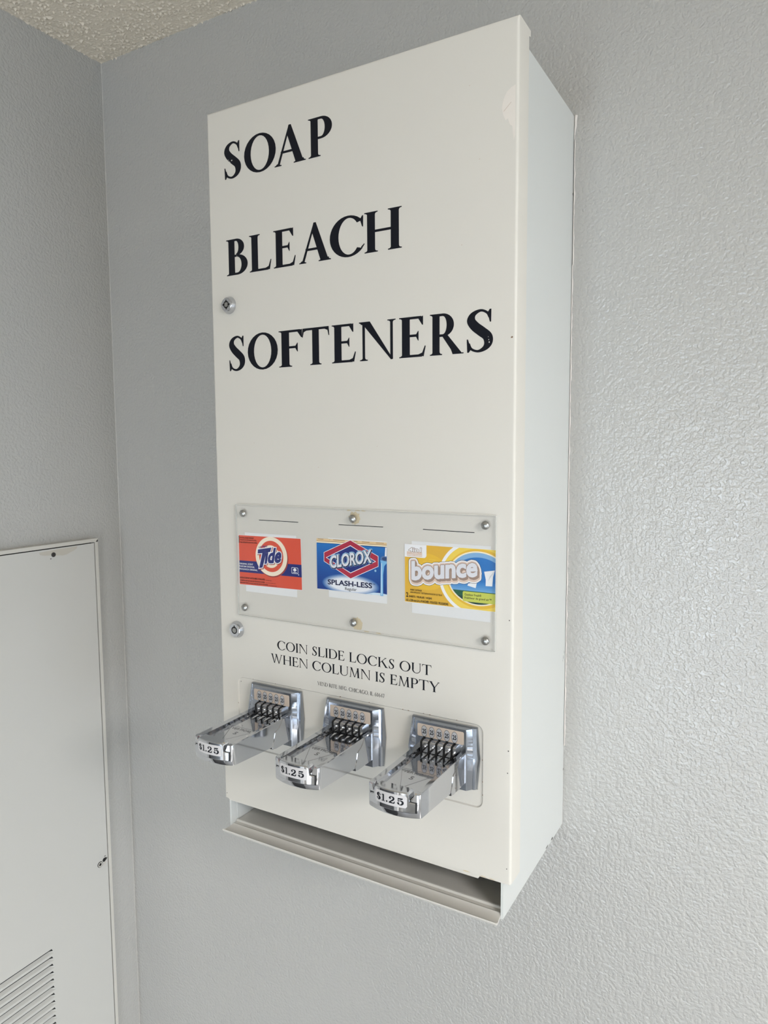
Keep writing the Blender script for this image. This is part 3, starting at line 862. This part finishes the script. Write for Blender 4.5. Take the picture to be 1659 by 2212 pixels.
def price_glyphs():
    out = []
    def put(ps, x, w, h=5.2, z=95.4):
        for p in ps: out.append([(x+a*w, z+b*h) for a, b in p])
    dol = strip([(.80, .74, .20), (.70, .88, .13), (.48, .93, .12), (.22, .84, .20), (.20, .66, .24), (.50, .50, .24), (.80, .34, .24), (.78, .15, .20), (.50, .06, .12), (.25, .13, .13), (.16, .28, .20)])
    dol += [ell(.80, .74, .13, .09, 14), ell(.17, .27, .13, .09, 14), rect(.45, .55, -.10, 1.10)]
    put(dol, -11.6, 4.0)
    put([rect(.36, .72, .06, 1.0), rect(.06, 1.0, 0, .09), [(.36, 1.0), (.36, .86), (.08, .80), (.08, .89), (.25, .92)]], -7.3, 3.4)
    put([ell(.5, .5, .5, .5, 20)], -3.2, 1.35, 1.35)
    two = strip([(.20, .72, .20), (.22, .88, .14), (.45, .95, .11), (.72, .88, .22), (.78, .70, .27), (.66, .50, .22), (.40, .32, .16), (.12, .12, .14)])
    two += [ell(.22, .71, .17, .12, 18), [(.02, 0), (.08, .20), (.35, .24), (.62, .14), (.80, .20), (.88, .36), (.97, .36), (.94, .10), (.80, 0)]]
    put(two, -1.0, 5.2)
    five = [rect(.16, .27, .46, .98), [(.16, .98), (.86, .98), (.82, .80), (.60, .76), (.27, .80)]]
    five += strip([(.20, .46, .09), (.36, .58, .10), (.58, .60, .16), (.80, .48, .26), (.82, .26, .28), (.66, .08, .20), (.42, .045, .11), (.22, .12, .14), (.20, .24, .20)])
    five += [ell(.22, .25, .17, .12, 18)]
    put(five, 5.4, 5.4)
    return out

def copy_tree(o, parent, shift):
    c = o.copy(); COL.objects.link(c); c.parent = parent
    c.location = o.location + Vector(shift)
    for ch in list(o.children): copy_tree(ch, c, (0, 0, 0))
    return c
s0 = coin_slide(242.1)
copy_tree(s0, vm, (-.0867, 0, 0)); copy_tree(s0, vm, (-.1734, 0, 0))

# ------------------------------------------------------------------ picture cards behind the window
CR = (217, 88, 66)
def backing(card, x0, x1, z0, z1, d=.0002):
    fl = Flat(d); fl.poly([(x0, z0), (x1, z0), (x1, z1), (x0, z1)], M['paper']); return fl.done('backing_slip', card)
def text(fl, txt, O, U, V, m_, **k):
    v, f = sans(txt, O, U, V, **k); fl.tris(v, f, m_)

# 1: the red one
fl = Flat(.00035); cl = (26.8, 100.2, 218.0, 265.6)
red, navy, cream, ink = print_mat('red_orange', (216, 84, 62)), print_mat('navy', (36, 44, 112)), print_mat('cream', (240, 226, 204)), print_mat('black', (28, 20, 20))
white = print_mat('white', (238, 238, 240))
card_q = [(26.8, 217.8), (100.3, 219.0), (99.6, 265.6), (26.8, 265.0)]
fl.poly([(26.6, 217.6), (100.5, 218.8), (99.9, 265.9), (26.6, 265.3)], white)
fl.poly(card_q, red)
fl.poly([(26.8, 229.7), (100.2, 230.5), (100.1, 242.0), (26.8, 240.8)], navy)
fl.poly(ell(66.4, 245.9, 18.9, 18.2, 64), print_mat('dark_red', (150, 60, 56)))
fl.poly(ell(65.6, 247.1, 18.6, 18.3, 64), cream)
fl.poly(ell(65.5, 247.2, 14.2, 14.6, 64), red)
fl.poly(ell(65.0, 247.0, 10.4, 10.6, 64), cream)
T1 = [(50.0, 252.7), (66.2, 255.6), (64.6, 251.4), (60.2, 250.6), (55.0, 236.0), (51.0, 235.2), (55.2, 249.6), (49.6, 248.9)]
def grow(p, k):
    cx_, cy_ = sum(q[0] for q in p)/len(p), sum(q[1] for q in p)/len(p)
    out = []
    for i in range(len(p)):
        a, b, c_ = Vector(p[i-1]), Vector(p[i]), Vector(p[(i+1) % len(p)])
        e1, e2 = (b-a).normalized(), (c_-b).normalized()
        n1, n2 = Vector((e1.y, -e1.x)), Vector((e2.y, -e2.x)); n_ = (n1+n2); n_ = n_/max(n_.length_squared/2, .5)
        out.append((b.x+n_.x*k, b.y+n_.y*k))
    return out
T1 = ccw(T1)
ide = ((57.2, 239.4), (19.2, 2.6), (3.2, 14.8))
fl.poly([(x+.6, z-.6) for x, z in grow(T1, .9)], print_mat('dark_red', (150, 60, 56)))
halo(fl, 'ide', *ide, print_mat('dark_red', (150, 60, 56)), .8, bold=.045, shift=(.6, -.6))
fl.poly(grow(T1, .8), white); halo(fl, 'ide', *ide, white, .75, bold=.045)
fl.poly(T1, navy); text(fl, 'ide', *ide, navy, bold=.045)
text(fl, 'ULTRA!', (51.2, 253.9), (10.0, 1.6), (.2, 1.9), navy, bold=.03)
for t, z, x1, k in (('100 ULTRA LAUNDRY DETERGENT', 262.0, 45.4, .2), ('PAQUETE DE DETERGENTE ULTRA', 259.9, 48.6, .25), ('PARA DETERGENTE ULTRA PARA LAVADO', 257.7, 49.2, .3)):
    text(fl, t, (28.6, z), (x1-28.6, k), (0, 1.35), ink, bold=.012); fl.d -= fl.step
fl.poly([(26.9, 257.6), (27.6, 257.6), (27.6, 264.2), (26.9, 264.2)], ink)
for t, z, x1 in (('ORIGINAL SCENT', 237.0, 43.8), ('PARFUM ORIGINAL', 234.5, 45.6), ('FRAGANCIA ORIGINAL', 231.9, 49.0)):
    text(fl, t, (27.0, z), (x1-27, .2), (0, 1.6), white, bold=.015); fl.d -= fl.step
for t, t2, z, x1, x2 in (('CAUTION: EYE IRRITANT. MAY BE HARMFUL IF SWALLOWED.', 'See caution on back.', 223.5, 57.8, 65.6), ('ATTENTION: IRRITE LES YEUX. PEUT ÊTRE NOCIF SI INGÉRÉ.', 'Voir la mise en garde au dos.', 221.0, 57.6, 70.4), ('PRECAUCIÓN: IRRITA LOS OJOS. PUEDE SER NOCIVO SI SE INGIERE.', 'Vea la precaución al dorso.', 218.7, 61.4, 71.8)):
    text(fl, t, (26.9, z), (x1-26.9, .45), (0, 1.7), ink, bold=.015); fl.d -= fl.step
    text(fl, t2, (x1+1, z+.4), (x2-x1-1, .15), (0, .95), ink, bold=.01); fl.d -= fl.step
fl.poly(rrect(88.8, 96.4, 233.2, 239.0, 1.0), white); fl.poly(rrect(89.2, 96.0, 233.6, 238.6, .8), navy)
fl.polys([ell(x, z, 1.05, .95, 16) for x, z in ((92.6, 237.4), (91.7, 236.7), (93.5, 236.7), (92.6, 236.4))], white)
fl.poly([(92.2, 236.0), (93.0, 236.0), (92.8, 234.6), (92.4, 234.6)], white); fl.poly(rect(90.2, 95.0, 234.3, 234.7), white)
fl.poly(ell(96.9, 232.6, .5, .5, 12), white)
c1 = fl.done('picture_card')
tag(c1, 'red orange picture card with a round bullseye logo behind the clear display window', 'picture card', 'product picture cards in the display window')
backing(c1, 34.2, 94.6, 211.6, 268.0)

# 2: the blue one
fl = Flat(.00035); cl = (117.1, 188.8, 222.0, 267.6)
b_mid, b_dk, b_lt = print_mat('mid_blue', (24, 86, 160)), print_mat('deep_blue', (22, 62, 138)), print_mat('bright_blue', (28, 112, 186))
crim, inkb = print_mat('crimson', (172, 42, 66)), print_mat('blue_black', (14, 22, 66))
fl.poly([(117.0, 221.7), (188.9, 222.9), (188.9, 267.9), (117.0, 267.4)], white)
fl.poly([(117.1, 222.0), (188.8, 223.2), (188.8, 267.7), (117.1, 267.3)], b_mid)
N = 18
for k in range(N):                                      # printed blend, lighter at the top
    t = k/(N-1); c_ = tuple(int(a+(b-a)*t) for a, b in zip((20, 58, 134), (30, 110, 184)))
    z0, z1 = 222.0+41.2*k/N, 222.0+41.2*(k+1)/N
    fl.poly([(117.1, z0), (188.8, z0+1.0*(1-t)), (188.8, z1+1.0*(1-t)), (117.1, z1)], print_mat('blend_%d' % k, c_), cl); fl.d -= fl.step
fl.d += fl.step
tan, cr2 = print_mat('pale_tan', (226, 196, 150)), print_mat('pale_cream', (244, 232, 206))
fl.poly([(117.1, 263.2), (188.8, 263.7), (188.8, 264.0), (117.1, 263.5)], inkb)
fl.poly([(117.1, 263.5), (188.8, 264.0), (188.8, 265.0), (117.1, 264.6)], cr2)
fl.poly([(117.1, 264.6), (188.8, 265.0), (188.8, 267.7), (117.1, 267.3)], tan)
fl.poly([(117.1, 264.8), (188.8, 265.3), (188.8, 265.6), (117.1, 265.1)], print_mat('brown', (120, 84, 60)))
for x0_, x1_ in ((118.6, 124.6), (131.0, 131.6), (134.8, 147), (156, 160), (164.5, 172), (178.2, 186)):
    fl.poly(rect(x0_, x1_, 266.6, 266.95), print_mat('brown', (120, 84, 60))); fl.d -= fl.step
for k in range(12):                                     # printed white glow behind the lower words
    t = k/11; c_ = tuple(int(a+(b-a)*t**.8) for a, b in zip((34, 84, 156), (232, 234, 240)))
    fl.poly(ell(152, 228.4, 29.5-8.5*t, 9.6-3.9*t, 48), print_mat('glow_%d' % k, c_), cl)
fl.poly([(167.4, 221.9), (176, 224.0), (183, 224.3), (188.8, 223.6), (188.8, 222.6)], print_mat('ice', (206, 226, 240)), cl)
hexo = [(152.8, 267.4), (125.3, 255.0), (125.2, 247.4), (152.7, 234.2), (180.3, 247.0), (180.3, 255.4)]
fl.poly(grow(ccw(hexo), .45), white); fl.poly(hexo, crim)
dia = [(152.8, 263.2), (127.0, 250.7), (152.7, 238.7), (178.4, 250.9)]
fl.poly(dia, white); fl.poly(grow(ccw(dia), -.6), print_mat('royal', (28, 44, 118)))
clx = ((131.4, 241.1), (42.6, 8.4), (0, 11.4))
halo(fl, 'CLOROX', *clx, print_mat('pale_blue', (150, 196, 226)), 1.0, bold=.03, shift=(.2, -.1))
halo(fl, 'CLOROX', *clx, inkb, .6, bold=.03, shift=(.35, -.35)); text(fl, 'CLOROX', *clx, print_mat('letter_grey', (222, 222, 228)), bold=.03)
text(fl, 'SPLASH-LESS', (128.6, 226.9), (45.8, .5), (0, 4.7), inkb, bold=.03)
text(fl, 'TM', (175.0, 230.7), (2.2, 0), (0, 1.0), inkb); text(fl, 'Regular', (146.9, 222.6), (12.0, .2), (0, 3.5), ink)
st1, st2 = print_mat('stream', (120, 182, 226)), print_mat('stream_light', (196, 222, 242))
fl.poly(ell(186.4, 253.4, 3.7, 2.8, 28), print_mat('spout', (86, 120, 170)), cl); fl.poly(ell(186.9, 253.8, 2.6, 1.5, 24), print_mat('spout_dark', (44, 66, 110)), cl)
fl.poly([(182.6, 252.4), (188.8, 251.6), (188.8, 250.2), (186.4, 247.6), (185.3, 240), (185.2, 221.6), (182.5, 221.4), (183.0, 243), (183.4, 249)], st1, cl)
fl.poly([(183.4, 250), (184.2, 250), (184.2, 222.5), (183.3, 222.5)], st2, cl)
fl.poly([(187.6, 263.6), (188.8, 263.6), (188.8, 256.0), (187.0, 256.0)], white, cl)
fl.poly(ell(177.8, 243, 1.0, 1.0, 16), print_mat('pale_blue', (150, 196, 226)))
c2 = fl.done('picture_card')
tag(c2, 'blue picture card with a crimson and navy diamond logo, middle one in the window', 'picture card', 'product picture cards in the display window')
backing(c2, 129.4, 188.7, 215.6, 268.4)

# 3: the yellow one
fl = Flat(.00035, 1.0e-5); cl = (205.9, 285.4, 219.4, 267.7)
yel, gold, pale = print_mat('yellow', (232, 186, 56)), print_mat('gold', (224, 176, 58)), print_mat('lemon', (240, 208, 84))
taupe, blush = print_mat('taupe', (158, 134, 120)), print_mat('blush', (222, 198, 183))
fl.poly([(205.7, 219.2), (285.5, 219.2), (285.5, 267.9), (205.7, 267.9)], white)
fl.poly(rect(205.9, 285.4, 219.5, 267.7), gold)
fl.poly(ell(226, 246, 19, 15, 40), yel, cl)
for i in range(24):
    for j in range(13):
        x, z = 216+1.25*i, 233.5+1.9*j
        if ((x-231)/14)**2+((z-245)/11.5)**2 < 1 and x < 240: fl.poly(ell(x, z, .36, .36, 6), pale); fl.d -= fl.step
fl.d += fl.step
cxy = (271.5, 244.0)
fl.poly(ell(*cxy, 34.6, 30.5, 72), white, cl); fl.poly(ell(*cxy, 32.0, 27.8, 72), pale, cl); fl.poly(ell(272, 244, 28.6, 23.6, 72), yel, cl)
fl.poly(ell(271, 244.2, 26.4, 21.6, 72), cr2, cl); fl.poly(ell(271, 244.2, 25.2, 20.5, 72), print_mat('sky_light', (130, 176, 218)), cl)
circ = ell(271, 244.2, 25.2, 20.5, 96)
fl.poly([p for p in ell(271.5, 241.0, 24.4, 20.0, 96) if ((p[0]-271)/25.2)**2+((p[1]-244.2)/20.5)**2 <= 1.02], print_mat('sky_blue', (40, 116, 190)), cl)
for k in range(6):
    t = k/5
    fl.poly([p for p in clip(circ, 246, 285.4, 233.4, 241.5-1.5*k)], print_mat('horizon_%d' % k, tuple(int(a+(b-a)*t) for a, b in zip((56, 128, 198), (120, 172, 220)))), cl)
fl.poly(clip(circ, 246, 285.4, 223.6, 233.9), print_mat('grass', (34, 92, 66)), cl)
fl.poly(clip(circ, 246, 285.4, 223.6, 229.6), print_mat('grass_dark', (20, 62, 52)), cl)
for i in range(70):
    x, z = random.uniform(250, 285), random.uniform(224.5, 233.4)
    if ((x-271)/25)**2+((z-244.2)/20.2)**2 < 1: fl.poly([(x, z), (x+.25, z), (x+.3, z+1.0)], print_mat('grass_light', (70, 128, 84))); fl.d -= fl.step
fl.d += fl.step
fl.poly([(276.0, 250.2), (284.9, 251.9), (283.4, 246.6), (282.8, 239.2), (277.3, 239.0), (277.4, 244)], white)
fl.poly([(280.6, 246.8), (284.6, 251.2), (281.8, 247.0), (279.4, 242.8)], print_mat('fold', (206, 208, 212)))
fl.poly([(262.6, 239.6), (270.2, 242.0), (269.0, 236.6), (262.0, 238.0)], white)
gb = print_mat('lime', (198, 204, 88))
fl.poly(clip(rrect(258.0, 290, 225.2, 233.3, 1.2), 258, 285.4, 224, 234), gb)
text(fl, 'Outdoor Fresh®', (259.6, 229.9), (14.2, .1), (0, 1.9), ink, bold=.015); text(fl, 'Fraîcheur de grand air™', (259.6, 226.9), (22.6, .2), (0, 2.2), ink, bold=.015)
fl.poly(clip(rrect(200, 226.0, 257.2, 275, 2.4), 205.9, 226.0, 257.2, 267.7), white)
fl.poly(rect(208.0, 222.0, 258.0, 261.8), blush)
halo(fl, '4in1', (209.6, 261.6), (11.6, .3), (.3, 3.4), taupe, .4, bold=.02); text(fl, '4in1', (209.6, 261.6), (11.6, .3), (.3, 3.4), white, bold=.02)
text(fl, 'benefits', (212.6, 260.4), (5.2, 0), (0, 1.1), white); text(fl, 'avantages / beneficios', (208.4, 258.4), (13.2, 0), (0, 1.3), white, bold=.01)
bn = ((212.6, 238.0), (57.6, 7.8), (0, 15.6))
for r_, m_ in ((3.15, print_mat('outline', (84, 70, 60))), (2.85, white), (1.9, blush)):
    halo(fl, 'bounce', *bn, m_, r_, bold=.02, sweep=(1.0, -2.2))
halo(fl, 'bounce', *bn, taupe, .95, bold=.02, sweep=(1.1, -1.4))
halo(fl, 'bounce', *bn, print_mat('letter_grey', (222, 222, 228)), .42, bold=.02)
text(fl, 'FABRIC SOFTENER', (211.1, 229.4), (10.8, -.1), (0, 1.3), ink, bold=.01); text(fl, 'ASSOUPLISSANT TEXTILE/SUAVIZADOR DE TELAS', (211.1, 227.3), (29, .1), (0, 1.3), ink, bold=.01)
text(fl, '2', (207.2, 223.6), (2.0, 0), (0, 3.9), ink, bold=.02); text(fl, 'SHEETS / FEUILLES / HOJAS', (209.9, 223.2), (21.0, .1), (0, 2.0), ink, bold=.02)
text(fl, '162 x 228 mm 6.4 x 9 INCHES / POUCES / PULGADAS', (207.1, 220.2), (38.4, .1), (0, 2.0), ink, bold=.02)
c3 = fl.done('picture_card')
tag(c3, 'yellow picture card with a blue sky circle and bubbly white lettering, behind the window', 'picture card', 'product picture cards in the display window')
backing(c3, 212.3, 281.4, 210.6, 270.5)

# ------------------------------------------------------------------ access panel on the left wall
PX = XL+.012
pan = empty('access_panel', (XL, -.335, .35))
tag(pan, 'white painted sheet metal access panel with slotted louvers on the left wall', 'access panel')
y1, y0, z1, z0 = -.0471, -.62, .2270+ZO, .35
fw = .0046
bm = bmesh.new()
for a in ((y0, y1, z1-fw, z1), (y0, y1, z0, z0+fw), (y1-fw, y1, z0+fw, z1-fw), (y0, y0+fw, z0+fw, z1-fw)):
    box(bm, XL+.0002, PX, a[0], a[1], a[2], a[3])
build('frame', bm, M['panel_frame'], pan, bevel=.0008)
# sheet with pressed louvers
gp = .0013
sy0, sy1, sz0, sz1 = y0+fw+gp, y1-fw-gp, z0+fw+gp, z1-fw-gp
PS = PX-.0004
ly1, ly0, lz, pitch, lh, ld, NL = -.1445, -.56, -.3020+ZO, .01018, .0068, .0035, 26
bm = bmesh.new()
def quad(*p): bm.faces.new([bm.verts.new(q) for q in p])
def flatq(a0, a1, b0, b1): quad((PS, a0, b0), (PS, a1, b0), (PS, a1, b1), (PS, a0, b1))
flatq(ly1+.004, sy1, sz0, sz1); flatq(sy0, ly0, sz0, sz1)
flatq(ly0, ly1+.004, lz, sz1); zb = lz-pitch*NL; flatq(ly0, ly1+.004, sz0, zb)
for k in range(NL):
    t, b = lz-pitch*k, lz-pitch*k-lh
    flatq(ly0, ly1+.004, lz-pitch*(k+1), b)
    # scoop: deep under the upper edge, running out to the surface below; rounded right end
    g0, g1, ye = t-.0003, t-.0038, ly1-.0022
    quad((PS, ly0, t), (PS, ly1, t), (PS-ld, ye, g0), (PS-ld, ly0, g0))
    quad((PS-ld, ly0, g0), (PS-ld, ye, g0), (PS-ld, ye, g1), (PS-ld, ly0, g1)); bm.faces.ensure_lookup_table(); bm.faces[-1].material_index = 1
    quad((PS-ld, ly0, g1), (PS-ld, ye, g1), (PS, ly1+.003, b), (PS, ly0, b))
    quad((PS, ly1, t), (PS-ld, ye, g0), (PS-ld, ye, g1)); bm.faces.ensure_lookup_table(); bm.faces[-1].material_index = 1
    quad((PS, ly1, t), (PS, ly1+.0015, t-.0034), (PS-ld, ye, g1)); bm.faces.ensure_lookup_table(); bm.faces[-1].material_index = 1  # end facet painted black for the shade in the narrow scoop
    quad((PS, ly1+.0015, t-.0034), (PS, ly1+.003, b), (PS-ld, ye, g1))
    quad((PS, ly1, t), (PS, ly1+.004, t), (PS, ly1+.004, b), (PS, ly1+.003, b), (PS, ly1+.0015, t-.0034))
bmesh.ops.remove_doubles(bm, verts=bm.verts, dist=1e-6)
fixn(bm)
ff = max(bm.faces, key=lambda f: f.calc_area())
if ff.normal.x < 0: bmesh.ops.reverse_faces(bm, faces=bm.faces)
sheet = build('sheet', bm, [M['panel'], M['black']], pan)
bm = bmesh.new()
bm.faces.new([bm.verts.new((PX+.0002, y, z)) for y, z in ((y1-.0002, z1-.0012), (y1-.0002, z1-.0046), (y1-.0035, z1-.0046))])
build('corner_gap', bm, M['black'], pan)
# dark backing seen through the seam round the sheet
bm = bmesh.new(); box(bm, XL+.0002, XL+.004, y0+fw*.5, y1-fw*.5, z0+fw*.5, z1-fw*.5); build('seam', bm, M['black'], pan)
def onpanel(pts, m_, name, par, off=.00015):
    bm = bmesh.new(); vs = [bm.verts.new((PS+off, y, z+ZO)) for y, z in pts]
    for t in tessellate_polygon([[v.co for v in vs]]): bm.faces.new([vs[i] for i in t])
    for f in bm.faces:
        f.normal_update()
        if f.normal.x < 0: f.normal_flip()
    return build(name, bm, m_, par)
# bare patch where paint peeled by the top screw
onpanel([(-.0790, .2200), (-.0800, .2172), (-.0845, .2148), (-.0905, .2130), (-.0950, .2112), (-.1010, .2106), (-.1055, .2112), (-.1130, .2122), (-.1200, .2130), (-.1290, .2140), (-.1330, .2155), (-.134, .2185), (-.110, .2195)], M['peel'], 'peeled_patch', sheet)
def disc(y, z, r, m_, name, par, h=.0012, hole=None):
    bm = bmesh.new(); n = 24
    pr = [(r, 0), (r, h*.5), (r*.8, h), (0, h)] if not hole else [(r, 0), (r, h), (hole, h), (hole, -.001), (0, -.001)]
    rings = [[bm.verts.new((PS+.0001+d, y+rr*cos(2*pi*i/n), z+ZO+rr*sin(2*pi*i/n))) for i in range(n)] if rr > 0 else [bm.verts.new((PS+.0001+d, y, z+ZO))] for rr, d in pr]
    for a, b in zip(rings, rings[1:]):
        for i in range(n):
            if len(b) == 1: bm.faces.new((a[i], a[(i+1) % n], b[0]))
            else: bm.faces.new((a[i], a[(i+1) % n], b[(i+1) % n], b[i]))
    fixn(bm)
    return build(name, bm, m_, par, smooth=40)
disc(-.1143, .2134, .0030, M['chip'], 'screw', sheet)
disc(-.0660, -.2280, .0040, M['chip'], 'latch_socket', sheet, hole=.0026, h=.0008)
disc(-.0660, -.2280, .0034, M['panel_frame'], 'latch_ring', sheet, hole=.0022, h=.0010)
disc(-.0660, -.2280, .0021, M['black'], 'latch_hole', sheet, h=.0006)
disc(-.0588, -.2248, .0027, M['black'], 'latch_hole', sheet, h=.0003)
onpanel([(-.0600, -.2225), (-.0570, -.2218), (-.0550, -.2232), (-.0535, -.2236), (-.0552, -.2258), (-.0570, -.2262)], M['chip'], 'paint_chip', sheet, .0003)
onpanel([(-.0590, -.2200), (-.0570, -.2190), (-.0562, -.2200), (-.0578, -.2206)], M['chip'], 'paint_chip', sheet, .0003)
onpanel([(-.0610, -.2320), (-.0585, -.2296), (-.0560, -.2280), (-.0556, -.2286), (-.0584, -.2304)], M['label'], 'paint_chip', sheet, .0003)
onpanel([(-.1195, .2085), (-.1180, .2078), (-.1172, .2090), (-.1185, .2092)], M['chip'], 'paint_chip', sheet, .0003)
